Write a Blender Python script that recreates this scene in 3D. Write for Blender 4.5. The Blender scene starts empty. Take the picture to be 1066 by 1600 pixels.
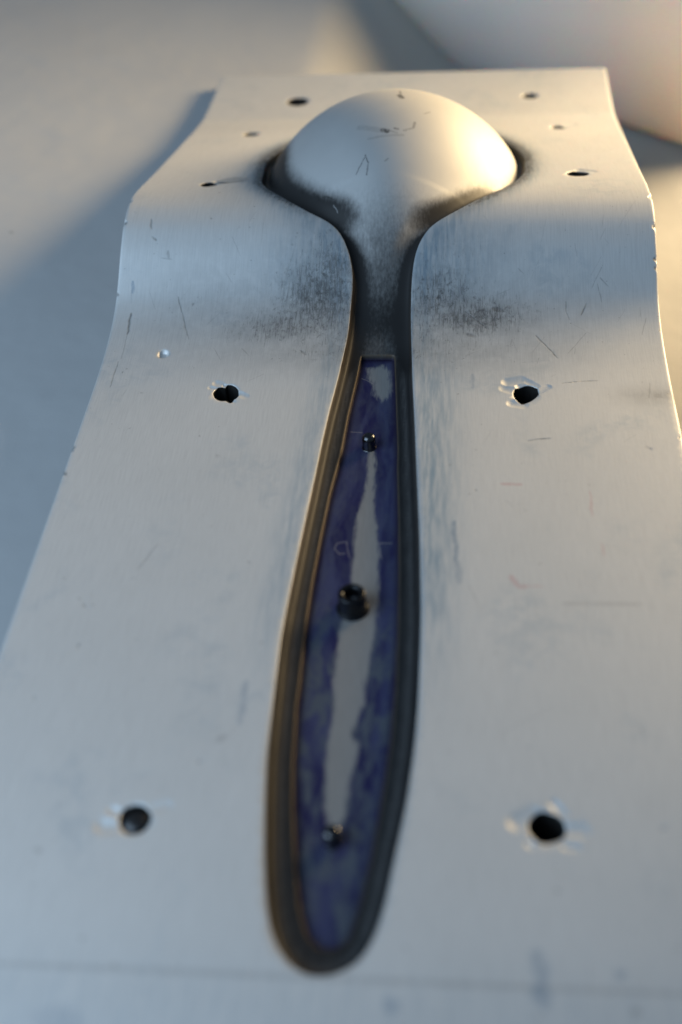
import bpy, bmesh, math, random
import numpy as np
from mathutils import Vector, Matrix
from mathutils.geometry import delaunay_2d_cdt
from mathutils.kdtree import KDTree

SC = bpy.context.scene
COL = SC.collection
MM = 0.001
# ------------------------------------------------------------------ camera, light, exposure (distances in mm -> m)
CAM_LOC = (14.58, 0.0, 150.2)
RIGHT = Vector((0.99591346, 0.07131431, -0.05541346))
DOWN = Vector((0.01106571, -0.70530641, -0.70881621))
FWD = Vector((-0.08963221, 0.70530641, -0.70321329))
cam_data = bpy.data.cameras.new('camera')
cam = bpy.data.objects.new('camera', cam_data)
COL.objects.link(cam)
mw = Matrix((RIGHT, -DOWN, -FWD)).transposed().to_4x4()
mw.translation = Vector(CAM_LOC) * MM
cam.matrix_world = mw
cam_data.sensor_fit = 'VERTICAL'
cam_data.sensor_height = 36.0
cam_data.lens = 40.5
cam_data.clip_start = 0.005
cam_data.clip_end = 50
cam_data.dof.use_dof = True
cam_data.dof.focus_distance = 0.247
cam_data.dof.aperture_fstop = 8.6
SC.camera = cam

SC.view_settings.view_transform = 'Standard'
SC.view_settings.look = 'None'
SC.view_settings.exposure = 0.56
SC.cycles.caustics_reflective = False
SC.view_settings.gamma = 1.0

world = bpy.data.worlds.new('World')
SC.world = world
world.use_nodes = True
bg = world.node_tree.nodes['Background']
bg.inputs[0].default_value = (0.52, 0.73, 1.0, 1)
bg.inputs[1].default_value = 0.10

def area(name, loc, target, size, power, color, shape='DISK', size_y=None):
    l = bpy.data.lights.new(name, 'AREA')
    l.shape = shape
    l.size = size
    if size_y:
        l.size_y = size_y
    l.energy = power
    l.color = color
    o = bpy.data.objects.new(name, l)
    COL.objects.link(o)
    o.location = Vector(loc) * MM
    d = Vector(target) * MM - o.location
    o.rotation_euler = d.to_track_quat('-Z', 'Y').to_euler()
    return o

# low evening light through a window on the right, cool sky window on the left front
key = area('warm_window_light', (290, 480, 92), (-15, 330, 0), 0.20, 0.70, (1.0, 0.735, 0.40))
key.data.spread = math.radians(77)
area('cool_window_light', (-330, -50, 270), (-10, 200, 0), 0.45, 1.5, (0.55, 0.765, 1.0), 'SQUARE')

# ------------------------------------------------------------------ measured outlines (mm)
CAV_LEFT = [[-30.86,253.29],[-28.54,247.17],[-25.88,243.06],[-21.42,237.55],[-17.33,233.85],[-13.44,231.4],[-11.12,229.6],[-9.3,227.49],[-8.14,225.02],[-7.35,223.19],[-6.78,221.32],[-6.32,217.9],[-6.56,211.86],[-6.76,204.46],[-7.45,196.66],[-8.21,188.53],[-9.05,179.83],[-9.72,170.32],[-10.44,157.98],[-11.16,147.05],[-11.73,137.62],[-12.24,128.76],[-12.59,120.42],[-12.37,107.14],[-12.15,97.59],[-11.42,88.8],[-10.53,80.62],[-9.59,74.44],[-8.56,70.03],[-6.8,66.71],[-4.65,64.58],[-2.37,63.6],[0.04,63.91]]
CAV_RIGHT = [[2.15,64.62],[4.21,66.38],[5.68,69.26],[6.87,73.66],[7.99,81.09],[9.44,90.29],[10.38,100.25],[10.76,107.87],[10.91,119.49],[10.84,127.3],[10.2,144.22],[9.34,159.47],[8.45,175.98],[7.6,190.29],[7.02,201.75],[6.71,209.47],[6.67,215.89],[6.89,220.18],[7.54,223.53],[8.15,225.19],[10.23,228.76],[13.1,231.12],[17.61,234.52],[23.87,240.69],[27.31,244.76],[30.6,250.78],[33.07,258.82]]
INSERT = [[-3.8,200.87],[-4.2,195.71],[-4.94,187.67],[-5.51,181.17],[-5.96,172.25],[-6.18,169.38],[-7.41,158.55],[-8.21,146.48],[-8.81,135.36],[-9.02,127.02],[-8.88,113.55],[-8.98,109.19],[-8.39,97.68],[-7.71,90.56],[-6.28,80.65],[-5.15,74.46],[-3.79,70.7],[-1.92,68.72],[0.32,68.71],[2.18,70.35],[3.31,74.83],[4.41,81.1],[5.26,87.69],[6.09,96.38],[6.73,103.83],[6.97,112.22],[6.92,125.42],[6.63,137.84],[6.06,151.39],[5.27,166.31],[5.17,171.77],[4.52,182.45],[3.99,191.69],[3.41,200.86]]
HOLE_A = [[-33.99,185.44],[-33.65,186.55],[-33.21,187.34],[-32.41,187.49],[-31.57,187.35],[-31.48,188.19],[-30.35,188.19],[-29.34,187.5],[-28.63,186.41],[-28.44,184.66],[-28.72,183.72],[-29.28,183.4],[-29.63,182.3],[-30.01,182.15],[-30.84,183.0],[-31.83,182.84],[-32.92,183.39],[-33.55,184.17]]
HOLE_B = [[28.17,185.5],[28.56,187.0],[29.52,187.62],[30.89,188.24],[32.09,188.03],[33.26,187.21],[33.5,185.3],[32.71,184.03],[31.46,182.76],[29.98,182.13],[29.08,182.96],[28.46,184.01]]
ROUND = {"h1":[-30.5,85.88,2.45],"h2":[29.7,86.9,2.65],"u1":[-43.15,250.68,2.1],"u2":[45.43,255.78,2.6],"m1":[-41.08,302.56,2.2],"m2":[44.62,304.16,1.9],"r1":[-31.2,332.83,3.2],"r2":[38.47,333.51,2.1],"dimple":[-46.77,198.15,1.25]}
GOUGE = [[27.18,189.09,29.95,189.7,1.41,0.7],[29.62,187.89,30.41,188.09,1.05,0.7],[26.47,187.09,28.14,186.26,1.23,0.45],[27.88,182.36,30.16,181.77,1.21,0.55],[33.44,186.07,35.32,187.51,0.88,0.6],[30.98,189.3,32.87,187.7,1.05,0.4],[-33.7,188.59,-32.71,188.39,0.92,0.5],[-31.97,187.98,-31.64,187.57,0.64,0.6],[-28.34,185.27,-27.02,184.43,1.0,0.6],[-34.72,187.16,-33.43,186.74,0.65,0.4],[-29.64,182.96,-29.18,182.55,0.72,0.5],[-35.14,84.54,-33.01,84.52,1.41,0.6],[-34.27,87.22,-32.93,86.85,0.78,0.5],[-28.24,87.67,-26.24,88.39,1.04,0.4],[-31.88,84.14,-30.65,83.77,0.77,0.6],[25.48,87.55,27.74,88.99,1.61,0.7],[30.96,90.69,32.15,89.16,0.87,0.5],[32.72,86.61,34.52,86.58,1.46,0.6],[32.19,84.07,33.61,83.92,0.73,0.5],[27.17,84.26,27.51,83.88,0.73,0.5],[-40.89,252.95,-36.41,254.53,1.94,1.6],[46.03,258.82,48.93,257.41,1.43,0.6],[46.83,305.51,49.46,307.45,1.18,0.5]]
MARKS = [[-55.94,210.22,-55.88,204.4,0.28,0.8,"d"],[-55.88,204.4,-55.74,196.72,0.12,0.35,"d"],[-56.25,195.71,-56.34,187.32,0.15,0.5,"d"],[-45.61,214.22,-44.26,210.15,0.17,0.55,"d"],[-44.26,210.15,-41.83,202.82,0.17,0.55,"d"],[-50.11,222.57,-47.87,222.29,0.15,0.3,"d"],[-56.52,217.69,-56.14,215.23,0.4,0.5,"b"],[18.56,210.32,23.1,205.79,0.15,0.5,"d"],[40.31,212.65,40.34,210.05,0.14,0.5,"d"],[40.34,210.05,40.95,208.11,0.14,0.5,"d"],[44.68,212.14,43.46,209.38,0.2,0.6,"d"],[47.29,216.49,47.99,212.61,0.14,0.4,"d"],[47.88,217.81,49.48,216.08,0.15,0.45,"d"],[33.68,203.51,35.71,200.4,0.2,0.65,"d"],[35.71,200.4,37.66,196.8,0.2,0.65,"d"],[44.26,204.4,40.13,198.19,0.13,0.35,"d"],[38.24,188.71,41.78,189.32,0.14,0.5,"d"],[41.78,189.32,45.55,189.52,0.14,0.5,"d"],[12.52,213.91,12.52,213.64,0.55,0.9,"d"],[24.53,211.28,26.74,210.45,0.6,0.55,"d"],[18.97,204.12,20.61,203.37,0.6,0.5,"d"],[56.38,185.11,57.57,184.5,0.7,0.35,"d"],[30.71,170.85,32.47,171.43,0.15,0.7,"d"],[32.47,171.43,34.95,171.64,0.15,0.7,"d"],[-37.49,141.85,-40.03,135.48,0.2,0.3,"d"],[-48.02,127.03,-47.87,126.89,0.35,0.6,"d"],[-49.05,128.48,-48.9,128.33,0.25,0.4,"d"],[-16.73,199.11,-15.65,197.89,0.3,0.6,"d"],[20.15,156.99,20.38,156.65,0.2,0.5,"d"],[-20.22,99.88,-19.15,100.86,0.7,0.25,"d"],[46.69,225.92,52.42,213.83,0.12,0.5,"l"],[53.99,219.84,55.81,216.96,0.12,0.6,"l"],[16.23,148.49,16.7,138.96,0.5,0.55,"b"],[16.7,138.96,17.26,133.69,0.7,0.35,"b"],[-17.19,111.41,-17.15,103.31,0.6,0.3,"b"],[19.98,191.53,20.07,187.27,0.5,0.3,"b"],[25.07,158.62,28.88,158.49,0.4,0.6,"p"],[26.11,135.37,27.34,132.88,0.5,0.6,"p"],[27.34,132.88,28.87,133.07,0.5,0.6,"p"],[28.87,133.07,31.7,133.13,0.3,0.35,"p"],[41.39,156.76,41.34,150.38,0.25,0.55,"p"],[42.33,143.34,42.64,140.56,0.25,0.4,"p"],[34.72,129.3,47.49,129.46,0.5,0.2,"d"],[-51.78,63.46,51.52,63.72,0.55,0.22,"d"],[-48.88,224.01,-48.62,222.42,0.35,0.4,"d"],[-53.63,231.91,-53.12,229.32,0.25,0.5,"d"],[-52.76,227.24,-51.79,226.49,0.3,0.5,"d"],[-60.73,169.89,-59.63,167.0,0.5,0.5,"d"],[-59.81,160.8,-59.24,160.08,0.5,0.6,"d"],[27.3,68.21,28.13,64.83,1.3,0.35,"b"],[27.66,63.56,27.98,61.92,1.6,0.5,"b"],[37.92,65.97,38.23,65.82,0.9,0.45,"b"],[39.54,61.27,39.76,61.12,0.9,0.35,"d"],[8.1,60.95,8.65,59.75,1.2,0.35,"b"],[-29.16,64.0,-28.74,63.67,0.6,0.35,"d"],[-37.47,56.64,-32.24,56.25,2.0,0.2,"b"],[-43.73,80.36,-43.3,80.17,0.5,0.35,"d"]]
DOME_MARKS = [[2.55,268.21,3.24,266.3,1.0,0.9,"d"],[2.52,272.72,2.82,269.0,0.4,0.6,"d"],[-0.7,251.91,0.2,251.59,1.0,0.9,"d"],[-6.19,253.93,-1.6,252.04,1.2,0.2,"d"],[0.49,251.8,2.58,251.1,0.4,0.3,"d"],[2.09,252.49,2.69,252.27,0.5,0.6,"d"],[4.31,252.19,4.61,252.23,0.5,0.45,"d"],[4.89,252.52,6.2,253.28,0.4,0.35,"d"],[6.34,253.57,6.59,255.22,0.5,0.45,"d"],[-6.48,241.22,-4.55,244.78,0.22,0.6,"d"],[-4.57,245.31,-3.74,243.11,0.25,0.7,"d"],[-3.74,243.11,-3.95,240.39,0.3,0.55,"d"],[-19.81,244.89,-19.58,243.47,0.25,0.7,"d"],[-16.9,241.74,-15.93,240.82,0.25,0.5,"d"],[-15.93,240.82,-15.29,239.56,0.3,0.7,"d"],[-14.18,239.59,-12.31,238.28,0.3,0.7,"d"],[0.06,243.13,0.77,243.75,0.3,0.4,"d"],[-4.02,249.63,4.07,250.54,0.5,0.2,"d"],[8.74,259.44,10.06,260.92,0.4,0.3,"d"],[-11.54,236.39,-10.66,234.68,0.15,0.6,"l"]]
BARE = [[0.11,172.42],[0.91,169.18],[0.89,164.53],[1.0,160.01],[1.39,154.76],[2.01,149.69],[2.6,144.78],[2.91,138.47],[3.01,131.68],[2.85,125.89],[2.59,122.39],[2.3,117.63],[1.85,114.32],[1.75,110.46],[0.84,106.69],[0.28,104.23],[1.41,102.47],[1.18,99.52],[0.57,96.62],[0.46,93.8],[0.24,89.95],[-0.57,87.78],[-2.33,88.24],[-2.98,91.46],[-3.3,94.22],[-3.43,98.19],[-3.5,102.9],[-3.18,106.55],[-2.95,109.05],[-3.55,114.16],[-3.43,118.13],[-3.35,122.92],[-2.98,128.61],[-2.1,133.79],[-2.02,141.49],[-2.2,147.95],[-1.97,153.85],[-1.25,158.21],[-0.64,162.69],[-0.77,167.29],[-0.79,172.41]]
BARE2 = [[-2.6,198.32],[1.1,199.33],[2.84,197.31],[3.36,191.18],[2.91,188.73],[1.08,187.51],[-0.64,189.53],[-1.1,193.24],[-2.56,194.91]]
SCRIBE = [[-3.55,146.78,-5.2,146.42],[-5.2,146.42,-5.56,144.94],[-5.56,144.94,-4.64,143.67],[-4.64,143.67,-3.47,143.85],[-3.57,146.94,-2.69,142.75],[2.28,146.56,4.88,146.61],[2.52,146.4,3.17,142.71],[-3.38,194.91,-0.82,193.24],[-4.76,177.86,-2.39,177.68]]
PINS = [[-0.7,173.18],[-1.37,85.75]]
SCREW = [-1.27,130.69]
DIRT = [[-13.56,213.32,7,9,0.9],[-20.2,206.56,10,5,0.75],[-32.12,211.76,12,8,0.4],[-10.93,218.74,5,8,0.8],[13.37,213.15,7,8,0.8],[20.36,209.01,9,5,0.85],[28.69,211.41,14,6,0.35],[16.08,222.43,8,6,0.45],[-41.65,206.65,10,5,0.3],[-11.25,226.81,6,5,0.5],[56.73,184.91,4,2,0.5],[-40.73,309.92,30,5,0.12]]


# ------------------------------------------------------------------ helpers
def obj(name, verts, faces, mat, parent=None, smooth=True, attrs=None, mat_ids=None):
    me = bpy.data.meshes.new(name)
    me.from_pydata([tuple(float(c) * MM for c in v) for v in verts], [], faces)
    for m in (mat if isinstance(mat, list) else [mat]):
        me.materials.append(m)
    if smooth:
        me.polygons.foreach_set('use_smooth', [True] * len(me.polygons))
    if mat_ids is not None:
        me.polygons.foreach_set('material_index', mat_ids)
    for k, a in (attrs or {}).items():
        at = me.attributes.new(k, 'FLOAT', 'POINT')
        at.data.foreach_set('value', np.asarray(a, dtype=np.float32))
    me.update()
    o = bpy.data.objects.new(name, me)
    COL.objects.link(o)
    if parent:
        o.parent = parent
        o.location = -parent.location
    return o

def tag(o, label=None, cat=None, group=None, kind=None):
    for k, v in (('label', label), ('category', cat), ('group', group), ('kind', kind)):
        if v:
            o[k] = v
    return o

def resample(P, step, closed=True):
    P = np.asarray(P, float)
    if closed:
        P = np.vstack([P, P[:1]])
    L = np.r_[0, np.cumsum(np.hypot(*np.diff(P, axis=0).T))]
    n = max(8, int(round(L[-1] / step)))
    t = np.linspace(0, L[-1], n, endpoint=not closed)
    return np.stack([np.interp(t, L, P[:, 0]), np.interp(t, L, P[:, 1])], 1)

def smooth_closed(P, sigma):
    n = len(P)
    k = np.exp(-0.5 * (np.minimum(np.arange(n), n - np.arange(n)) / sigma) ** 2)
    k /= k.sum()
    F = np.fft.fft(k)
    return np.stack([np.real(np.fft.ifft(np.fft.fft(P[:, i]) * F)) for i in (0, 1)], 1)

def ccw(P):
    x, y = P[:, 0], P[:, 1]
    return P if np.sum(x * np.roll(y, -1) - np.roll(x, -1) * y) > 0 else P[::-1].copy()

def offset(P, d):
    """d > 0 moves a counter-clockwise loop inwards"""
    t = np.roll(P, -1, 0) - np.roll(P, 1, 0)
    t /= np.linalg.norm(t, axis=1)[:, None]
    return P + d * np.stack([-t[:, 1], t[:, 0]], 1)

def inside(Q, P):
    Q = np.asarray(Q, float)
    r = np.zeros(len(Q), bool)
    a, b = P, np.roll(P, -1, 0)
    box = np.where((Q[:, 0] >= P[:, 0].min()) & (Q[:, 0] <= P[:, 0].max()) & (Q[:, 1] >= P[:, 1].min()) & (Q[:, 1] <= P[:, 1].max()))[0]
    for c in range(0, len(box), 4000):
        i = box[c:c + 4000]
        x, y = Q[i, 0][:, None], Q[i, 1][:, None]
        cr = (a[None, :, 1] > y) != (b[None, :, 1] > y)
        with np.errstate(divide='ignore', invalid='ignore'):
            xi = a[None, :, 0] + (y - a[None, :, 1]) * (b - a)[None, :, 0] / (b - a)[None, :, 1]
        r[i] = (np.sum(cr & (x < xi), 1) % 2) == 1
    return r

def dist(Q, P, far=9.0):
    """unsigned distance to a closed loop, exact up to `far`"""
    Q = np.asarray(Q, float)
    out = np.full(len(Q), far)
    a, ba = P, np.roll(P, -1, 0) - P
    l2 = np.maximum((ba ** 2).sum(1), 1e-12)
    m = np.where((Q[:, 0] > P[:, 0].min() - far) & (Q[:, 0] < P[:, 0].max() + far) & (Q[:, 1] > P[:, 1].min() - far) & (Q[:, 1] < P[:, 1].max() + far))[0]
    for c in range(0, len(m), 4000):
        i = m[c:c + 4000]
        px = Q[i, 0][:, None] - a[None, :, 0]
        py = Q[i, 1][:, None] - a[None, :, 1]
        h = np.clip((px * ba[None, :, 0] + py * ba[None, :, 1]) / l2[None], 0, 1)
        dd = (px - h * ba[None, :, 0]) ** 2 + (py - h * ba[None, :, 1]) ** 2
        out[i] = np.minimum(far, np.sqrt(dd.min(1)))
    return out

def sdist(Q, P, far=9.0):
    d = dist(Q, P, far)
    return np.where(inside(Q, P), d, -d)

def sm(e0, e1, x):
    t = np.clip((np.asarray(x, float) - e0) / (e1 - e0), 0, 1)
    return t * t * (3 - 2 * t)

def triangulate(rings, free, keep):
    """constrained Delaunay of closed rings plus free points; keep(centroids) -> mask"""
    verts, edges = [], []
    for r in rings:
        n0, n = len(verts), len(r)
        verts += [Vector((float(p[0]), float(p[1]))) for p in r]
        edges += [(n0 + i, n0 + (i + 1) % n) for i in range(n)]
    kd = KDTree(len(verts))
    for i, v in enumerate(verts):
        kd.insert((v.x, v.y, 0), i)
    kd.balance()
    for p, gap in free:
        if kd.find((p[0], p[1], 0))[2] > gap:
            verts.append(Vector((float(p[0]), float(p[1]))))
    vo, eo, fo, _, _, _ = delaunay_2d_cdt(verts, edges, [], 0, 1e-5)
    V = np.array([(v.x, v.y) for v in vo])
    F = np.array([f for f in fo if len(f) == 3])
    F = F[keep(V[F].mean(1))]
    a, b, c = V[F[:, 0]], V[F[:, 1]], V[F[:, 2]]
    ar = (b - a)[:, 0] * (c - a)[:, 1] - (b - a)[:, 1] * (c - a)[:, 0]
    F = F[np.abs(ar) > 1e-7]
    ar = ar[np.abs(ar) > 1e-7]
    F[ar < 0] = F[ar < 0][:, ::-1]
    used = np.unique(F)
    re = np.full(len(V), -1)
    re[used] = np.arange(len(used))
    return V[used], re[F]

rng = np.random.default_rng(4)
def grid(x0, x1, y0, y1, st, gap=None):
    xs, ys = np.arange(x0, x1 + 1e-6, st), np.arange(y0, y1 + 1e-6, st)
    X, Y = np.meshgrid(xs, ys)
    X = X + (np.arange(len(ys)) % 2)[:, None] * st * 0.5
    P = np.stack([X.ravel(), Y.ravel()], 1)
    return P[P[:, 0] <= x1]

# ------------------------------------------------------------------ shader helper
class Sh:
    def __init__(s, name):
        s.m = bpy.data.materials.new(name)
        s.m.use_nodes = True
        s.t = s.m.node_tree
        s.p = s.t.nodes['Principled BSDF']
        tc = s.t.nodes.new('ShaderNodeTexCoord')
        v = s.t.nodes.new('ShaderNodeVectorMath')
        v.operation = 'SCALE'
        s.t.links.new(tc.outputs['Object'], v.inputs[0])
        v.inputs['Scale'].default_value = 1000.0
        s.mm = v.outputs[0]
    def put(s, sock, v):
        if hasattr(v, 'is_linked') or isinstance(v, bpy.types.NodeSocket):
            s.t.links.new(v, sock)
        else:
            sock.default_value = v
    def math(s, op, a, b=0.0, c=0.0, clamp=False):
        n = s.t.nodes.new('ShaderNodeMath')
        n.operation = op
        n.use_clamp = clamp
        for i, v in enumerate((a, b, c)):
            s.put(n.inputs[i], v)
        return n.outputs[0]
    def vec(s, op, a, b=(0, 0, 0), out=0):
        n = s.t.nodes.new('ShaderNodeVectorMath')
        n.operation = op
        s.put(n.inputs[0], a)
        s.put(n.inputs[1], b)
        return n.outputs[out]
    def scaled(s, k, off=(0, 0, 0)):
        n = s.t.nodes.new('ShaderNodeMapping')
        s.put(n.inputs[0], s.mm)
        n.inputs['Scale'].default_value = k
        n.inputs['Location'].default_value = off
        return n.outputs[0]
    def noise(s, k, detail=4, rough=0.55, dist=0.0, off=(0, 0, 0), out=0):
        n = s.t.nodes.new('ShaderNodeTexNoise')
        s.put(n.inputs['Vector'], s.scaled(k if isinstance(k, tuple) else (k, k, k), off))
        n.inputs['Scale'].default_value = 1.0
        n.inputs['Detail'].default_value = detail
        n.inputs['Roughness'].default_value = rough
        n.inputs['Distortion'].default_value = dist
        return n.outputs[out]
    def step(s, x, a, b, lo=0.0, hi=1.0):
        n = s.t.nodes.new('ShaderNodeMapRange')
        n.interpolation_type = 'SMOOTHSTEP'
        s.put(n.inputs['Value'], x)
        s.put(n.inputs['From Min'], a)
        s.put(n.inputs['From Max'], b)
        s.put(n.inputs['To Min'], lo)
        s.put(n.inputs['To Max'], hi)
        return n.outputs[0]
    def attr(s, name):
        n = s.t.nodes.new('ShaderNodeAttribute')
        n.attribute_name = name
        return n.outputs['Fac']
    def mix(s, f, a, b):
        n = s.t.nodes.new('ShaderNodeMix')
        n.data_type = 'RGBA'
        s.put(n.inputs[0], f)
        s.put(n.inputs[6], a if not isinstance(a, tuple) else (*a, 1))
        s.put(n.inputs[7], b if not isinstance(b, tuple) else (*b, 1))
        return n.outputs[2]
    def bump(s, h, strength, d=0.0001, prev=None):
        n = s.t.nodes.new('ShaderNodeBump')
        n.inputs['Strength'].default_value = strength
        n.inputs['Distance'].default_value = d
        s.put(n.inputs['Height'], h)
        if prev is not None:
            s.put(n.inputs['Normal'], prev)
        return n.outputs[0]
    def set(s, **kw):
        for k, v in kw.items():
            k = k.replace('_', ' ')
            if isinstance(v, tuple) and len(v) == 3:
                v = (*v, 1)
            s.put(s.p.inputs[k], v)
        return s.m
    def wobble(s, amp=0.25, k=0.7):
        """mm position on the sheet, shaken a little so that marks are not ruler-straight"""
        c = s.noise(k, 2, out=1)
        w = s.vec('SUBTRACT', c, (0.5, 0.5, 0.5))
        n = s.t.nodes.new('ShaderNodeVectorMath')
        n.operation = 'MULTIPLY_ADD'
        s.put(n.inputs[0], w)
        n.inputs[1].default_value = (amp * 2, amp * 2, 0)
        s.put(n.inputs[2], s.mm)
        return s.vec('MULTIPLY', n.outputs[0], (1, 1, 0))
    def segments(s, P, segs, grow=1.0):
        """largest strength of a list of scratches (x0,y0,x1,y1,half width,strength)"""
        g = seg_group()
        acc = None
        for x0, y0, x1, y1, w, st in segs:
            n = s.t.nodes.new('ShaderNodeGroup')
            n.node_tree = g
            s.put(n.inputs['P'], P)
            n.inputs['A'].default_value = (x0, y0, 0)
            n.inputs['B'].default_value = (x1 + 1e-3, y1, 0)
            n.inputs['W'].default_value = w * grow
            n.inputs['S'].default_value = st
            acc = n.outputs[0] if acc is None else s.math('MAXIMUM', acc, n.outputs[0])
        return acc

def seg_group():
    if 'scratch_segment' in bpy.data.node_groups:
        return bpy.data.node_groups['scratch_segment']
    g = bpy.data.node_groups.new('scratch_segment', 'ShaderNodeTree')
    for nm, ty in (('P', 'NodeSocketVector'), ('A', 'NodeSocketVector'), ('B', 'NodeSocketVector'), ('W', 'NodeSocketFloat'), ('S', 'NodeSocketFloat')):
        g.interface.new_socket(nm, in_out='INPUT', socket_type=ty)
    g.interface.new_socket('M', in_out='OUTPUT', socket_type='NodeSocketFloat')
    i, o = g.nodes.new('NodeGroupInput'), g.nodes.new('NodeGroupOutput')
    def V(op, a, b, out=0):
        n = g.nodes.new('ShaderNodeVectorMath')
        n.operation = op
        g.links.new(a, n.inputs[0])
        if op == 'SCALE':
            g.links.new(b, n.inputs['Scale'])
        else:
            g.links.new(b, n.inputs[1])
        return n.outputs[out]
    def M(op, a, b, clamp=False):
        n = g.nodes.new('ShaderNodeMath')
        n.operation = op
        n.use_clamp = clamp
        g.links.new(a, n.inputs[0])
        if isinstance(b, float):
            n.inputs[1].default_value = b
        else:
            g.links.new(b, n.inputs[1])
        return n.outputs[0]
    pa, ba = V('SUBTRACT', i.outputs['P'], i.outputs['A']), V('SUBTRACT', i.outputs['B'], i.outputs['A'])
    h = M('DIVIDE', V('DOT_PRODUCT', pa, ba, 1), V('DOT_PRODUCT', ba, ba, 1), True)
    d = V('LENGTH', V('SUBTRACT', pa, V('SCALE', ba, h)), i.outputs['P'], 1)
    q = M('DIVIDE', d, i.outputs['W'])
    mr = g.nodes.new('ShaderNodeMapRange')
    mr.interpolation_type = 'SMOOTHSTEP'
    g.links.new(q, mr.inputs['Value'])
    mr.inputs['From Min'].default_value = 0.35
    mr.inputs['From Max'].default_value = 1.0
    mr.inputs['To Min'].default_value = 1.0
    mr.inputs['To Max'].default_value = 0.0
    g.links.new(M('MULTIPLY', mr.outputs[0], i.outputs['S']), o.inputs[0])
    return g

def kinds(L, k):
    return [m[:6] for m in L if m[6] == k]

# ------------------------------------------------------------------ materials
def mat_plate():
    s = Sh('satin_alloy_plate')
    streak = s.noise((5.0, 0.16, 0.16), 5, 0.65)
    fine = s.noise((16.0, 0.5, 0.5), 4, 0.7)
    mott = s.noise(0.045, 4, 0.6)
    mid = s.noise(0.35, 5, 0.65, 0.6)
    base = s.mix(mott, (0.70, 0.70, 0.685), (0.79, 0.785, 0.77))
    base = s.mix(s.math('MULTIPLY', s.step(streak, 0.35, 0.7), 0.22), base, (0.42, 0.415, 0.41))
    # blue marking dye left as faint blotches
    blue = s.math('MULTIPLY', s.step(s.noise(0.06, 3, 0.5, 0.5, (31, 7, 2)), 0.52, 0.72), 0.20)
    blue = s.math('MULTIPLY', blue, s.step(mid, 0.35, 0.65))
    blue = s.math('MAXIMUM', blue, s.math('MULTIPLY', s.attr('blue'), s.step(s.noise((1.2, 0.12, 0.2), 4, 0.6), 0.3, 0.7, 0.15, 0.6)))
    base = s.mix(blue, base, (0.20, 0.32, 0.42))
    # grime rubbed into the brushed grain
    dirt = s.attr('dirt')
    d1 = s.step(s.math('ADD', s.math('MULTIPLY', dirt, 0.36), s.noise((3.2, 0.32, 0.32), 7, 0.72)), 0.70, 0.93)
    d2 = s.step(s.math('ADD', s.math('MULTIPLY', dirt, 0.33), s.noise((0.9, 0.55, 0.55), 8, 0.8, 0.0, (5, 9, 1))), 0.70, 0.90)
    d = s.math('MAXIMUM', s.math('MULTIPLY', d1, 0.75), s.math('MULTIPLY', d2, 0.85))
    base = s.mix(s.math('MULTIPLY', s.math('MULTIPLY', dirt, 0.68), s.step(mid, 0.25, 0.65, 0.5, 1.0)), base, (0.13, 0.14, 0.15))
    base = s.mix(s.math('MULTIPLY', d, 0.85), base, (0.045, 0.043, 0.042))
    # specks and pits
    sp = s.step(s.noise(1.6, 2, 0.5, 0.0, (3, 3, 3)), 0.735, 0.79)
    sp2 = s.step(s.noise(0.8, 3, 0.6, 0.0, (13, 3, 3)), 0.71, 0.76)
    sp = s.math('MAXIMUM', s.math('MULTIPLY', sp, 0.55), s.math('MULTIPLY', sp2, 0.45))
    base = s.mix(sp, base, (0.09, 0.08, 0.075))
    br = s.step(s.noise((0.9, 0.5, 0.5), 4, 0.7, 0, (0, 2, 5)), 0.25, 0.6, 0.35, 1.0)
    mk, lt = s.attr('mark_dark'), s.attr('mark_light')
    base = s.mix(s.math('MULTIPLY', mk, s.math('MULTIPLY', br, 0.85)), base, (0.05, 0.045, 0.042))
    base = s.mix(s.math('MULTIPLY', s.attr('mark_blue'), br), base, (0.12, 0.22, 0.34))
    base = s.mix(s.math('MULTIPLY', s.attr('mark_pink'), s.math('MULTIPLY', br, 0.55)), base, (0.55, 0.16, 0.17))
    base = s.mix(s.math('MULTIPLY', lt, 0.6), base, (0.75, 0.75, 0.75))
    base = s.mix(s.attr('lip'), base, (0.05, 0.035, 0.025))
    rough = s.math('ADD', 0.52, s.math('MULTIPLY', streak, 0.12))
    rough = s.math('ADD', rough, s.math('MULTIPLY', d, 0.2))
    n = s.bump(fine, 0.22, 0.00002)
    n = s.bump(s.noise(0.9, 5, 0.6), 0.35, 0.00006, n)
    return s.set(Base_Color=base, Metallic=0.6, Roughness=rough, Normal=n)

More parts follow.
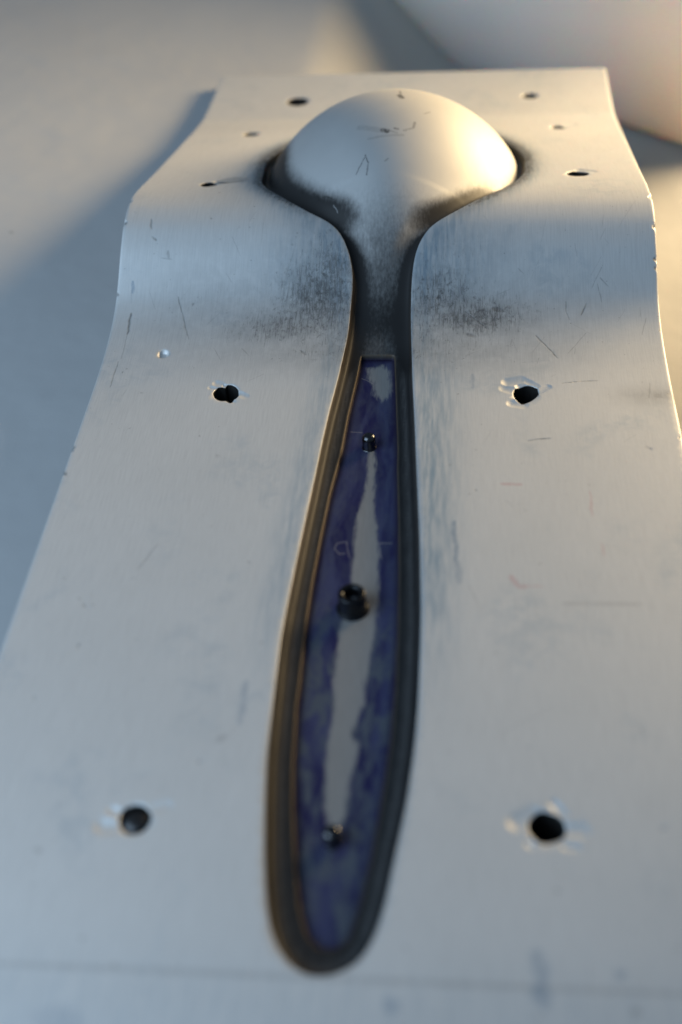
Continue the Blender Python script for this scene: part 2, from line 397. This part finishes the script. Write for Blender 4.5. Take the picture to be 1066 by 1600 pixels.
def mat_core():
    s = Sh('stained_alloy_core')
    P = s.wobble(0.25)
    streak = s.noise((4.0, 0.25, 0.25), 5, 0.65)
    mid = s.noise((1.6, 0.7, 0.7), 7, 0.7)
    base = s.mix(s.noise(0.12, 4), (0.48, 0.48, 0.475), (0.54, 0.54, 0.53))
    g = s.attr('grime_dark')
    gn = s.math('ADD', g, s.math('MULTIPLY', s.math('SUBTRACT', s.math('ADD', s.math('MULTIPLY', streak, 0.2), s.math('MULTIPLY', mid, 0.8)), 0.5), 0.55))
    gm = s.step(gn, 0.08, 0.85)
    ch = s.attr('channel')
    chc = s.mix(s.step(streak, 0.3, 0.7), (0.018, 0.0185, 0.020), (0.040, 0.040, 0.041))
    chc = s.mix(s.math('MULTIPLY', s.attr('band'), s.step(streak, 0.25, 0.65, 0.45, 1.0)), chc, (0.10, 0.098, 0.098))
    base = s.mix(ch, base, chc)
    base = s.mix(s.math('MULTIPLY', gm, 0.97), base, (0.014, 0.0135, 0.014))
    base = s.mix(s.math('MULTIPLY', s.attr('worn_sheen'), s.step(mid, 0.3, 0.6, 0.3, 0.8)), base, (0.12, 0.085, 0.055))
    base = s.mix(s.math('MULTIPLY', s.attr('dye'), 0.8), base, (0.020, 0.016, 0.055))
    dm = s.segments(P, kinds(DOME_MARKS, 'd'))
    base = s.mix(s.math('MULTIPLY', s.math('MULTIPLY', dm, 0.85), s.step(s.noise(1.5, 3), 0.3, 0.55, 0.45, 1.0)), base, (0.02, 0.02, 0.02))
    base = s.mix(s.math('MULTIPLY', s.segments(P, kinds(DOME_MARKS, 'l')), 0.5), base, (0.6, 0.6, 0.6))
    rough = s.math('ADD', s.step(gm, 0, 1, 0.62, 0.5), s.math('MULTIPLY', s.math('SUBTRACT', streak, 0.5), 0.15))
    n = s.bump(s.noise((12, 1.2, 1.2), 4, 0.7), 0.25, 0.00002)
    n = s.bump(dm, -0.5, 0.0002, n)
    return s.set(Base_Color=base, Metallic=s.step(gm, 0.2, 1.0, 0.40, 0.1), Specular_IOR_Level=s.step(gm, 0.2, 1.0, 0.4, 0.25), Roughness=rough, Normal=n)

def mat_insert():
    s = Sh('dyed_insert_plate')
    P = s.wobble(0.15)
    n1 = s.noise((0.22, 0.05, 0.2), 4, 0.55, 0.6)
    n2 = s.noise((0.55, 0.2, 0.4), 5, 0.6, 0.5, (4, 1, 0))
    dye = s.mix(s.step(n1, 0.38, 0.66), (0.022, 0.019, 0.088), (0.072, 0.078, 0.165))
    dye = s.mix(s.math('MULTIPLY', s.step(n2, 0.38, 0.62), s.attr('faded')), dye, (0.11, 0.125, 0.155))
    bare = s.step(s.math('ADD', s.attr('bare'), s.math('MULTIPLY', s.math('SUBTRACT', s.noise((1.6, 0.35, 0.6), 6, 0.7), 0.5), 2.2)), -0.42, 0.50)
    steel = s.mix(s.noise((3, 0.3, 0.3), 4, 0.6), (0.27, 0.26, 0.25), (0.36, 0.35, 0.34))
    base = s.mix(bare, dye, steel)
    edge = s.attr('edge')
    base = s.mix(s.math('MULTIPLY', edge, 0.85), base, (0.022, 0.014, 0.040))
    base = s.mix(s.math('MULTIPLY', s.segments(P, [t + (0.17, 0.55) for t in map(tuple, SCRIBE)]), s.step(n2, 0.3, 0.55, 0.3, 1.0)), base, (0.36, 0.33, 0.33))
    nb = s.bump(s.noise((9, 1.0, 1.0), 4, 0.7), 0.25, 0.00002)
    return s.set(Base_Color=base, Metallic=0.35, Roughness=s.step(bare, 0, 1, 0.33, 0.42), Normal=nb)

def mat_simple(name, col, metal, rough, var=0.3, k=0.6):
    s = Sh(name)
    n = s.noise(k, 5, 0.65)
    c = s.mix(n, tuple(x * (1 - var) for x in col), tuple(min(1, x * (1 + var)) for x in col))
    return s.set(Base_Color=c, Metallic=metal, Roughness=s.step(n, 0.2, 0.8, rough * 0.85, rough * 1.2), Normal=s.bump(s.noise(k * 4, 3), 0.15, 0.00003))

def mat_paper():
    s = Sh('white_paper')
    n = s.noise(0.02, 4, 0.6)
    f = s.noise(0.8, 5, 0.7)
    base = s.mix(n, (0.41, 0.41, 0.413), (0.47, 0.47, 0.465))
    sp = s.step(s.noise(0.11, 2, 0.5, 0, (2, 5, 0)), 0.765, 0.79)
    base = s.mix(s.math('MULTIPLY', sp, 0.7), base, (0.10, 0.085, 0.08))
    nb = s.bump(f, 0.2, 0.00015)
    nb = s.bump(s.noise(0.03, 3), 0.35, 0.003, nb)
    return s.set(Base_Color=base, Roughness=0.75, Normal=nb)

def mat_tub():
    s = Sh('white_translucent_plastic')
    n = s.noise(0.03, 4)
    base = s.mix(n, (0.82, 0.78, 0.69), (0.87, 0.83, 0.75))
    m = s.set(Base_Color=base, Roughness=0.45, Subsurface_Weight=1.0)
    s.p.inputs['Subsurface Radius'].default_value = (1.0, 0.8, 0.5)
    s.p.inputs['Subsurface Scale'].default_value = 0.065
    return m

M_PLATE, M_CORE, M_INS = mat_plate(), mat_core(), mat_insert()
M_HOLE = mat_simple('dark_hole_metal', (0.035, 0.033, 0.032), 0.5, 0.5)
M_FILL = mat_simple('grey_hole_filler', (0.14, 0.125, 0.105), 0.1, 0.6)
M_BLACK = mat_simple('black_oxide_steel', (0.018, 0.019, 0.022), 0.75, 0.30)
M_PIN = mat_simple('polished_dark_steel', (0.10, 0.10, 0.105), 1.0, 0.16)
M_BOLT = mat_simple('worn_dark_steel', (0.07, 0.07, 0.072), 0.9, 0.32)
M_PAPER, M_TUB = mat_paper(), mat_tub()

# ------------------------------------------------------------------ shape of the parting surface
PS = np.array([-200, 150, 187, 195, 202, 207.8, 213.6, 219.1, 224.4, 230.2, 235.8, 240.9, 245.9, 261.5, 282.2, 305.6, 319.5, 334.5, 351, 420])
PZ = np.array([0, 0, 0, .3, .9, 1.9, 3.8, 7.0, 10.4, 13.3, 14.5, 14.2, 13.2, 9.0, 3.7, -2.2, -5.4, -6.5, -7.2, -9])
_s = np.arange(-200, 421, 0.25)
_z = np.interp(_s, PS, PZ)
_k = np.exp(-0.5 * (np.arange(-32, 33) / 7.0) ** 2)
_z = np.convolve(np.pad(_z, 32, 'edge'), _k / _k.sum(), 'valid')
def zs(S): return np.interp(S, _s, _z)
def lean(S): return np.where(S > 240, 2.4 * np.maximum(S - 240, 0) / 110, 0.15)
W2, S0, S1 = 60.0, 15.0, 353.6

# cavity outline: measured sides closed by the hidden rear of the bowl
rear = [(33.4 * math.cos(a) + 0.7, 267 + 44 * math.sin(a)) for a in np.linspace(0.12, math.pi - 0.12, 40)]
CAV = ccw(np.array(CAV_LEFT + CAV_RIGHT + rear))
CAV = ccw(smooth_closed(resample(CAV, 0.4), 4.0))
INS = ccw(np.array(INSERT))
INS = ccw(smooth_closed(resample(INS, 0.35), 1.3))

G = np.array(GOUGE)
def gouge(x, s):
    z = np.zeros(len(x))
    for i, (x0, y0, x1, y1, w, dep) in enumerate(G):
        m = np.where((np.abs(x - (x0 + x1) / 2) < 9) & (np.abs(s - (y0 + y1) / 2) < 9))[0]
        if not len(m):
            continue
        bx, by = x1 - x0 + 1e-4, y1 - y0
        px, py = x[m] - x0, s[m] - y0
        t = (px * bx + py * by) / (bx * bx + by * by)
        h = np.clip(t, 0, 1)
        q = np.hypot(px - h * bx, py - h * by) / w
        cut = 0.48 * dep * np.clip(1 - q * q, 0, 1) ** 1.15 * (1 - 0.35 * h)
        z[m] = np.minimum(z[m], -cut)
    return z

CHIPS = [(60.3, 237.8, 1.0, .9), (60.2, 228.5, .8, .8), (60.2, 221.5, .7, .7), (60.2, 219.6, .5, .5), (-60, 231, .9, .7), (-59.9, 239, .6, .5), (60, 172, .5, .4), (-60, 215, .5, .3), (-60, 168, .6, .4), (60.1, 205, .4, .3)]
def plate_z(P, dcav):
    x, s = P[:, 0], P[:, 1]
    z = zs(s) + gouge(x, s)
    ln = lean(s)
    e = np.minimum(np.minimum(W2 - np.abs(x - ln), s - S0), S1 - s)
    z = z - 0.12 * np.clip(1 - e / 0.3, 0, 1) ** 2
    for cx, cs, r, d in CHIPS:
        z = z - 0.4 * d * np.clip(1 - ((x - cx) ** 2 + (s - cs) ** 2) / r ** 2, 0, 1)
    z = z - 0.07 * np.clip(1 + np.minimum(dcav, 0) / 0.16, 0, 1) ** 1.3
    z = z - 0.35 * np.exp(-((dcav + 0) / 1.3) ** 2) * sm(225, 245, s)     # softly rolled lip round the bowl
    return z

# ------------------------------------------------------------------ the mould
mould = bpy.data.objects.new('spoon_mould', None)
COL.objects.link(mould)
mould.location = Vector((0, 200, -20)) * MM
tag(mould, 'satin grey metal spoon mould half with a raised bowl dome and a dark handle channel', 'mould')

def circle(c, n=40, wob=0.0, seed=0):
    r = np.random.default_rng(seed)
    a = np.linspace(0, 2 * np.pi, n, endpoint=False)
    rad = c[2] * (1 + wob * (np.sin(2 * a + r.uniform(0, 6)) * 0.6 + np.sin(3 * a + r.uniform(0, 6)) * 0.5 + np.sin(5 * a + r.uniform(0, 6)) * 0.3))
    return np.stack([c[0] + rad * np.cos(a), c[1] + rad * np.sin(a)], 1)

HOLES = []      # (loop, depth of the floor, material of the lining)
for L in (HOLE_A, HOLE_B):
    HOLES.append((ccw(smooth_closed(resample(np.array(L), 0.3), 0.8)), 11.0, M_HOLE))
HOLES.append((circle(ROUND['h1'], 44, .03, 1), 6.0, M_HOLE))
HOLES.append((circle(ROUND['h2'], 44, .05, 2), 11.0, M_HOLE))
HOLES.append((circle(ROUND['u1'], 36, .06, 3), 1.8, M_HOLE))
HOLES.append((circle(ROUND['u2'], 40, .05, 4), 9.0, M_HOLE))
HOLES.append((circle(ROUND['m1'], 36, .03, 5), 1.3, M_FILL))
HOLES.append((circle(ROUND['m2'], 36, .08, 6), 0.8, M_FILL))
HOLES.append((circle(ROUND['r1'], 44, .02, 7), 4.5, M_HOLE))
HOLES.append((circle(ROUND['r2'], 36, .03, 8), 1.6, M_FILL))
HOLES.append((circle(ROUND['dimple'], 30, .04, 9), 0.7, M_PLATE))

def border(ins):
    ys = np.linspace(S0 + ins, S1 - ins, 560)
    xs = np.linspace(-W2 + ins, W2 - ins, 180)
    b = [(x, S0 + ins) for x in xs[:-1]] + [(W2 - ins, y) for y in ys[:-1]] + [(x, S1 - ins) for x in xs[:0:-1]] + [(-W2 + ins, y) for y in ys[:0:-1]]
    b = np.array(b)
    return np.stack([b[:, 0] + lean(b[:, 1]), b[:, 1]], 1)

rings = [border(0.0), border(0.12), border(0.3)]
rings += [offset(CAV, d) for d in (0.0, -0.06, -0.16)]
for L, _, _ in HOLES:
    rings += [L, offset(L, -0.15)]
free = [(p, 0.45) for p in grid(-59, 61.5, S0 + 1, S1 - 1, 1.0)]
free += [(p, 0.3) for p in grid(-59, 60, 186, 250, 0.55)]
for x0, y0, x1, y1, w, dep in G:
    st = max(0.16, w * 0.16)
    free += [(p, 0.10) for p in grid(min(x0, x1) - w * 1.1, max(x0, x1) + w * 1.1, min(y0, y1) - w * 1.1, max(y0, y1) + w * 1.1, st)]
for cx, cs, r, d in CHIPS:
    free += [(p, 0.08) for p in grid(cx - r, min(cx + r, 60.0), cs - r, cs + r, 0.2) if abs(p[0]) < 59.85]
def mark_rows(m):
    """points along a scratch, dense enough across it to carry its tone"""
    x0, y0, x1, y1, w = m[:5]
    n = max(2, int(math.hypot(x1 - x0, y1 - y0) / max(0.3, w * 0.6)))
    tx, ty = x1 - x0 + 1e-4, y1 - y0
    l = math.hypot(tx, ty)
    tx, ty = tx / l, ty / l
    out = []
    for o in (-1.5, -1, -0.5, 0, 0.5, 1, 1.5):
        for k in range(-1, n + 2):
            t = k / n * l
            q = (x0 + tx * t - ty * o * w, y0 + ty * t + tx * o * w)
            if abs(q[0] - float(lean(q[1]))) < 59.4 and S0 + 1 < q[1] < S1 - 1:
                out.append(q)
    return out
mr = np.random.default_rng(21)
for k in range(150):
    # hairline handling scratches, mostly along the length, thicker on the slope
    sx, ss = mr.uniform(-57, 57), (mr.normal(212, 16) if k % 2 else mr.uniform(62, 345))
    an = mr.normal(math.pi / 2, 0.45) if k % 3 else mr.uniform(0, math.pi)
    ln = mr.uniform(0.8, 5.5) * (1 if k % 5 else 1.8)
    if not inside(np.array([(sx, ss), (sx + ln * math.cos(an), ss + ln * math.sin(an))]), CAV).any():
        MARKS.append((sx, ss, sx + ln * math.cos(an), ss + ln * math.sin(an), mr.uniform(.06, .13), mr.uniform(.12, .38), 'l' if k % 6 == 0 else 'd'))
for k in range(130):
    sx, ss = mr.uniform(-58, 58), mr.uniform(60, 345)
    MARKS.append((sx, ss, sx + mr.uniform(-.3, .3), ss + mr.uniform(-.2, .2), mr.uniform(.10, .32), mr.uniform(.2, .65), 'd'))
for cx, cs, r, d in CHIPS:
    MARKS.append((cx - math.copysign(0.5, cx), cs - 0.2, cx - math.copysign(0.3, cx), cs + 0.3, r * 0.5, 0.8, 'd'))
for m in MARKS:
    free += [(p, 0.07) for p in mark_rows(m)]
outer = border(0.0)
def keep_plate(c):
    k = (c[:, 0] - lean(c[:, 1]) > -W2) & (c[:, 0] - lean(c[:, 1]) < W2) & (c[:, 1] > S0) & (c[:, 1] < S1) & ~inside(c, CAV)
    for L, _, _ in HOLES:
        k &= ~inside(c, L)
    return k
V2, F = triangulate(rings, free, keep_plate)
dc = sdist(V2, CAV)
Z = plate_z(V2, dc)
for L, _, _ in HOLES:
    dh = dist(V2, L, 1.0)
    Z -= 0.12 * np.clip(1 - dh / 0.15, 0, 1)
dirt = np.zeros(len(V2))
for x, s, sx, sy, a in DIRT:
    dirt = np.maximum(dirt, a * np.exp(-((V2[:, 0] - x) / (1.9 * sx)) ** 2 - ((V2[:, 1] - s) / (1.5 * sy)) ** 2))
ring = np.exp(-((dc + 0.5) / 2.6) ** 2) * sm(226, 240, V2[:, 1])
dirt = np.maximum(dirt, 0.95 * ring)
lowS = sm(186, 200, V2[:, 1]) * (1 - sm(214, 226, V2[:, 1]))
dirt = np.maximum(dirt, 0.58 * lowS * np.exp(-(V2[:, 0] / 42) ** 2))
blue = 0.8 * np.exp(-((dc + 2.0) / 3.0) ** 2) * sm(100, 140, V2[:, 1]) + 0.6 * np.exp(-((V2[:, 1] - 222) / 9) ** 2) * np.exp(-((np.abs(V2[:, 0]) - 14) / 12) ** 2) + 0.7 * np.exp(-((V2[:, 0] - 14) / 4) ** 2) * sm(90, 160, V2[:, 1]) * (1 - sm(190, 205, V2[:, 1])) + 0.4 * np.exp(-((V2[:, 1] - 57) / 9) ** 2)
marks = {}
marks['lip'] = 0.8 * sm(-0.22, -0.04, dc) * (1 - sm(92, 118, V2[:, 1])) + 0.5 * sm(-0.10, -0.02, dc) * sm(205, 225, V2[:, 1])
wx = 0.18 * np.sin(V2[:, 1] * 1.1 + V2[:, 0] * 0.7) + 0.1 * np.sin(V2[:, 1] * 2.9)
wy = 0.18 * np.sin(V2[:, 0] * 1.3 + 1.0)
for k, nm in (('d', 'mark_dark'), ('b', 'mark_blue'), ('p', 'mark_pink'), ('l', 'mark_light')):
    a = np.zeros(len(V2))
    for x0, y0, x1, y1, w, st, kk in MARKS:
        if kk != k:
            continue
        bx, by = x1 - x0 + 1e-4, y1 - y0
        px, py = V2[:, 0] + wx * min(1, w * 3) * 0.6 - x0, V2[:, 1] - y0
        h = np.clip((px * bx + py * by) / (bx * bx + by * by), 0, 1)
        q = np.hypot(px - h * bx, py - h * by) / (w * (0.5 + 0.5 * np.sqrt(np.maximum(np.sin(np.pi * np.clip(h, 0.02, 0.98)), 0))))
        a = np.maximum(a, st * (1 - sm(0.4, 1.35, q)))
    marks[nm] = a
Z = Z - 0.06 * (marks['mark_dark'] > 0.45) * marks['mark_dark']
verts = [(x, y, z) for (x, y), z in zip(V2, Z)]
faces = [tuple(f) for f in F.tolist()]
n0 = len(verts)
def floor_z(x):
    t = np.clip((np.asarray(x, float) + 34) / 64.0, 0, 1)
    return -11.0 - 47.0 * t * t * (3 - 2 * t)
ob = outer
zo = plate_z(ob, np.full(len(ob), -9.0))
nb = len(ob)
for lvl in (0.0, 0.35, 1.0):
    zb = zo * (1 - lvl) + (floor_z(ob[:, 0]) + 0.3) * lvl
    verts += [(x, y, z) for (x, y), z in zip(ob, zb)]
for k in range(2):
    for i in range(nb):
        j = (i + 1) % nb
        faces.append((n0 + k * nb + j, n0 + k * nb + i, n0 + (k + 1) * nb + i, n0 + (k + 1) * nb + j))
faces.append(tuple(n0 + 2 * nb + i for i in range(nb))[::-1])
ext = len(verts) - len(dirt)
obj('mould_plate', verts, faces, M_PLATE, mould, True, {'dirt': np.r_[dirt, np.full(ext, .2)], 'blue': np.r_[blue, np.zeros(ext)], **{k: np.r_[a, np.zeros(ext)] for k, a in marks.items()}})

# linings of the drilled holes, each its own part
for L, dep, m in HOLES:
    zt = zs(L[:, 1]) + gouge(L[:, 0], L[:, 1]) - 0.12
    n = len(L)
    zc = zs(L[:, 1].mean())
    vs, fs = [], []
    soft = dep < 0.75
    for k, (o, t) in enumerate(((0, 0), (0.02, 0.5), (0.04, 1.0), (0.5 * np.ptp(L[:, 0]) * 0.55, 1.06))):
        if soft:
            o = (0, .15, .35, .75)[k]
        Lo = offset(L, o)
        zz = zt * (1 - t) + (zc - dep) * t
        vs += [(x, y, z) for (x, y), z in zip(Lo, zz)]
    for k in range(3):
        for i in range(n):
            j = (i + 1) % n
            fs.append((k * n + i, k * n + j, (k + 1) * n + j, (k + 1) * n + i))
    fs.append(tuple(3 * n + i for i in range(n)))
    att = {'dirt': np.zeros(len(vs)), 'blue': np.zeros(len(vs))} if m is M_PLATE else None
    obj('drilled_hole', vs, fs, m, mould, True, att)

# torn flake of metal lying beside the far left hole
fl = []
for k in range(15):
    t_ = k / 14
    w_ = 1.9 * math.sin(math.pi * t_) ** 0.7 + 0.05
    fx = -42.0 + 8.6 * t_
    fs_ = 253.4 + 1.6 * t_
    for o in (-1, -0.3, 0.4, 1):
        fl.append((fx, fs_ + o * w_, float(zs(fs_ + o * w_)) + 0.03 + 0.28 * (o + 1) / 2 * math.sin(math.pi * t_) + 0.12 * (1 - abs(o))))
obj('torn_flake', fl, [(k * 4 + j, (k + 1) * 4 + j, (k + 1) * 4 + j + 1, k * 4 + j + 1) for k in range(14) for j in range(3)], M_PLATE, mould, True, {'dirt': [0.5] * 60, 'blue': [0.3] * 60})

# ------------------------------------------------------------------ core: channel wall and floor, neck, bowl dome
CH = 2.7            # channel depth
PK = 1.3            # pocket of the insert below the channel floor
def dome_plane(S): return 13.2 - (S - 245.9) * 0.245 - 0.0034 * np.maximum(278 - S, 0) ** 2
def core_z(P, d, di):
    x, s = P[:, 0] - lean(P[:, 1]), P[:, 1]
    w = np.where(d < 0.6, 0.80 * np.clip(d, 0, .6) / 0.6, 0.80 + 0.20 * (1 - np.exp(-np.maximum(d - 0.6, 0) / 0.55)))
    top = 0.07 + 0.35 * sm(225, 245, s)
    dep = CH - 0.6 * sm(196, 212, s) * (1 - sm(222, 236, s)) * np.clip(d / 6.0, 0, 1)
    zc = zs(s) - top - (dep - top) * w
    mid = np.exp(-(x / 13.0) ** 2)
    front = 1 / (1 + np.exp((s - 252) / 5.0))
    rho2 = (x / 31.3) ** 2 + ((s - 268) / np.where(s < 268, 36.5 + 7.0 * mid * front, 42.5)) ** 2
    zd = dome_plane(s) - CH - 0.1 + 20.6 * np.maximum(1 - rho2, 0) ** (0.76 + 0.12 * mid * front)
    zd = np.where(rho2 >= 1, zd - 60.0 * (rho2 - 1), zd)
    # blend the dome into the neck with a wide radius at the front, a tight one elsewhere
    k = 0.35 + 9.0 * (1 - sm(234, 256, s)) * sm(0.8, 6.0, d)
    kk = k / 3.4
    z = kk * np.logaddexp(zc / kk, zd / kk)
    z = z - PK * sm(0.0, 0.22, di) - 0.10 * np.exp(-(di / 0.18) ** 2)
    return z, rho2
rings = [CAV] + [offset(CAV, d) for d in (0.1, 0.3, 0.6, 0.85, 1.2, 1.7, 2.4)]
ir = [offset(INS, d) for d in (-0.5, -0.2, 0.0, 0.1, 0.22)]
rings += ir
free = [(p, 0.3) for p in grid(-34, 35, 60, 312, 0.6)]
def keep_core(c): return inside(c, CAV) & ~inside(c, ir[-1])
V2, F = triangulate(rings, free, keep_core)
d = np.abs(sdist(V2, CAV, 40.0))
di = sdist(V2, INS, 4.0)
Z, rho2 = core_z(V2, d, di)
x, s = V2[:, 0], V2[:, 1]
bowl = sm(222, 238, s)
right_fade = sm(14, 26, x) * sm(244, 252, s)  # thins the dark ring on the right flank
gr = bowl * (1.2 * np.exp(-(d / (7.2 - 1.6 * sm(0, 14, x))) ** 4) * (1 - 0.8 * right_fade) * (1 - 0.55 * sm(262, 280, s)))
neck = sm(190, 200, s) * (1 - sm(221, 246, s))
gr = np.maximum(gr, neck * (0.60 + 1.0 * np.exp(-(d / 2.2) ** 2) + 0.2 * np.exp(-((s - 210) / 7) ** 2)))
gr = np.maximum(gr, bowl * 1.15 * np.exp(-(d / 2.3) ** 4) * (1 - 0.25 * right_fade))
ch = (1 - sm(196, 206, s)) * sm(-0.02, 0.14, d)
gr = np.maximum(gr, 1.1 * (1 - sm(100, 128, s)) * (1 - sm(0.6, 1.15, d)))  # blackens the channel wall towards the handle tip
gr = np.maximum(gr, 0.9 * (1 - sm(190, 204, s)) * np.exp(-((d - 0.95) / 0.28) ** 2))  # dark line along the foot of the channel wall
gr = np.maximum(gr, 0.8 * (1 - sm(190, 204, s)) * np.exp(-((di + 0.42) / 0.16) ** 2))  # dark line just outside the pocket edge
band = np.exp(-((d - 1.95) / 0.42) ** 2)
worn_sheen = np.exp(-((di + 0.02) / 0.13) ** 2) + 0.85 * (1 - sm(0.15, 0.42, d)) * (1 - sm(205, 226, s)) * 0.6 * sm(105, 140, s)  # worn pocket edge, plus warm reflection painted brown on the channel wall
dye = sm(0.08, 0.2, di)
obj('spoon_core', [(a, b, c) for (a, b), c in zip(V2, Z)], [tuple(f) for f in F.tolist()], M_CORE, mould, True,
    {'grime_dark': gr, 'channel': ch, 'band': band, 'worn_sheen': np.clip(worn_sheen, 0, 1), 'dye': dye})

# ------------------------------------------------------------------ insert plate in the pocket
PF = -(CH + PK) + 0.02
il = offset(INS, 0.16)
free = [(p, 0.12) for p in grid(-9.2, 7.2, 68, 201.5, 0.32)]
V2, F = triangulate([il, offset(il, 0.35)], free, lambda c: inside(c, il))
b1, b2 = ccw(np.array(BARE)), ccw(np.array(BARE2))
bare = np.maximum(sdist(V2, b1, 3.0), sdist(V2, b2, 3.0) * 0.6 - 0.15)
fad = 0.25 + 0.75 * (1 - sm(118, 140, V2[:, 1]))
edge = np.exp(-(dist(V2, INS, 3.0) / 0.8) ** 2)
zi = zs(V2[:, 1]) + PF
obj('handle_insert', [(a, b, c) for (a, b), c in zip(V2, zi)], [tuple(f) for f in F.tolist()], M_INS, mould, True, {'bare': bare, 'faded': fad, 'edge': edge})

def lathe(name, c, prof, mat, parent, n=40, hexa=None, lid=True):
    vs, fs, ids = [], [], []
    for k, (r, z) in enumerate(prof):
        for i in range(n):
            a = 2 * math.pi * i / n
            rr = r
            if hexa and k >= hexa:
                rr = r * math.cos(math.pi / 6) / math.cos((a + 0.3) % (math.pi / 3) - math.pi / 6)
            vs.append((c[0] + rr * math.cos(a), c[1] + rr * math.sin(a), c[2] + z))
    for k in range(len(prof) - 1):
        for i in range(n):
            j = (i + 1) % n
            fs.append((k * n + i, k * n + j, (k + 1) * n + j, (k + 1) * n + i))
    if lid:
        fs.append(tuple((len(prof) - 1) * n + i for i in range(n)))
    return obj(name, vs, fs, mat, parent, True)

c = (SCREW[0], SCREW[1], PF)
scr = lathe('cap_screw', c, [(2.9, 0.0), (2.9, 0.35), (2.75, 0.45), (2.45, 0.45), (2.42, 0.5), (2.42, 1.5), (2.42, 3.7), (2.38, 3.9), (2.2, 4.12), (2.05, 4.15), (1.62, 4.15)], M_BLACK, mould, 48, lid=False)
sock = lathe('hex_socket', c, [(1.62, 4.15), (1.55, 4.1), (1.5, 3.9), (1.42, 3.0), (1.40, 2.0), (0.4, 1.7)], M_BLACK, mould, 48, hexa=2)
sock.parent = scr          # the socket is a piece of the screw head
sock.location = (0, 0, 0)
lathe('locating_pin', (PINS[0][0], PINS[0][1], PF), [(1.5, 0), (1.38, 0.1), (1.36, 1.0), (1.36, 2.3), (1.28, 2.7), (1.05, 3.05), (0.7, 3.25), (0.3, 3.33)], M_PIN, mould, 40)
lathe('locating_pin', (PINS[1][0], PINS[1][1], PF), [(1.5, 0), (1.38, 0.1), (1.36, 1.0), (1.36, 2.1), (1.28, 2.5), (1.05, 2.8), (0.7, 2.95), (0.3, 3.0)], M_PIN, mould, 40)
h = ROUND['h1']
lathe('recessed_bolt', (h[0], h[1], -4.5), [(2.15, 0), (2.15, 3.3), (2.0, 3.8), (1.6, 4.1), (0.8, 4.3), (0.2, 4.34)], M_BOLT, mould, 40)

# ------------------------------------------------------------------ paper sheet and the white container behind
xs = np.unique(np.r_[np.linspace(-900, -80, 30), np.linspace(-80, 90, 69), np.linspace(90, 900, 30)])
ys = np.linspace(-500, 1300, 91)
X, Y = np.meshgrid(xs, ys)
Zf = floor_z(X)
Zf = Zf + 0.6 * np.sin(X * 0.021 + Y * 0.013) * sm(64, 140, np.abs(X))
nx = len(xs)
vs = np.stack([X.ravel(), Y.ravel(), Zf.ravel()], 1)
fs = [(j * nx + i, j * nx + i + 1, (j + 1) * nx + i + 1, (j + 1) * nx + i) for j in range(len(ys) - 1) for i in range(nx - 1)]
pap = obj('paper_sheet', vs, fs, M_PAPER)
tag(pap, 'plain white paper sheet spread under and behind the mould', 'backdrop', kind='structure')

tub_path = [(-40, 540), (-37, 496), (-26, 479), (-10, 472), (1, 469), (10, 466.5), (20, 462.5), (31, 455), (47, 438.5), (63, 425), (80, 412.8), (90, 404.7), (99, 395.5), (110, 388), (122, 392), (140, 415), (170, 500), (160, 570), (120, 620), (40, 630), (-25, 600)]
tp = ccw(smooth_closed(resample(np.array(tub_path, float), 3.0), 1.6))
tub = bpy.data.objects.new('white_tub', None)
COL.objects.link(tub)
tub.location = Vector((100, 520, -57.6)) * MM
tag(tub, 'white plastic tub with curved sides standing behind the right corner of the mould', 'tub')
zb = np.full(len(tp), -57.6)
n = len(tp)
vs, fs = [], []
prof = [(5.0, 0.0), (1.8, 1.2), (0.4, 3.5), (0.0, 5.0), (-2.0, 18.0), (-5.0, 40.0), (-4.0, 60.0), (2.0, 84.0), (5.0, 90.0), (7.0, 92.0), (10.0, 93.0), (16.0, 94.0), (28.0, 94.5)]  # wall flared to darken itself; unseen upper part raised to shade the paper
for o, z in prof:
    q = offset(tp, o)
    vs += [(a, b, zz + z) for (a, b), zz in zip(q, zb)]
for k in range(len(prof) - 1):
    for i in range(n):
        j = (i + 1) % n
        fs.append((k * n + i, k * n + j, (k + 1) * n + j, (k + 1) * n + i))
fs.append(tuple((len(prof) - 1) * n + i for i in range(n)))
obj('tub_wall', vs, fs, M_TUB, tub)

print('tris', sum(len(o.data.polygons) for o in SC.objects if o.type == 'MESH'))
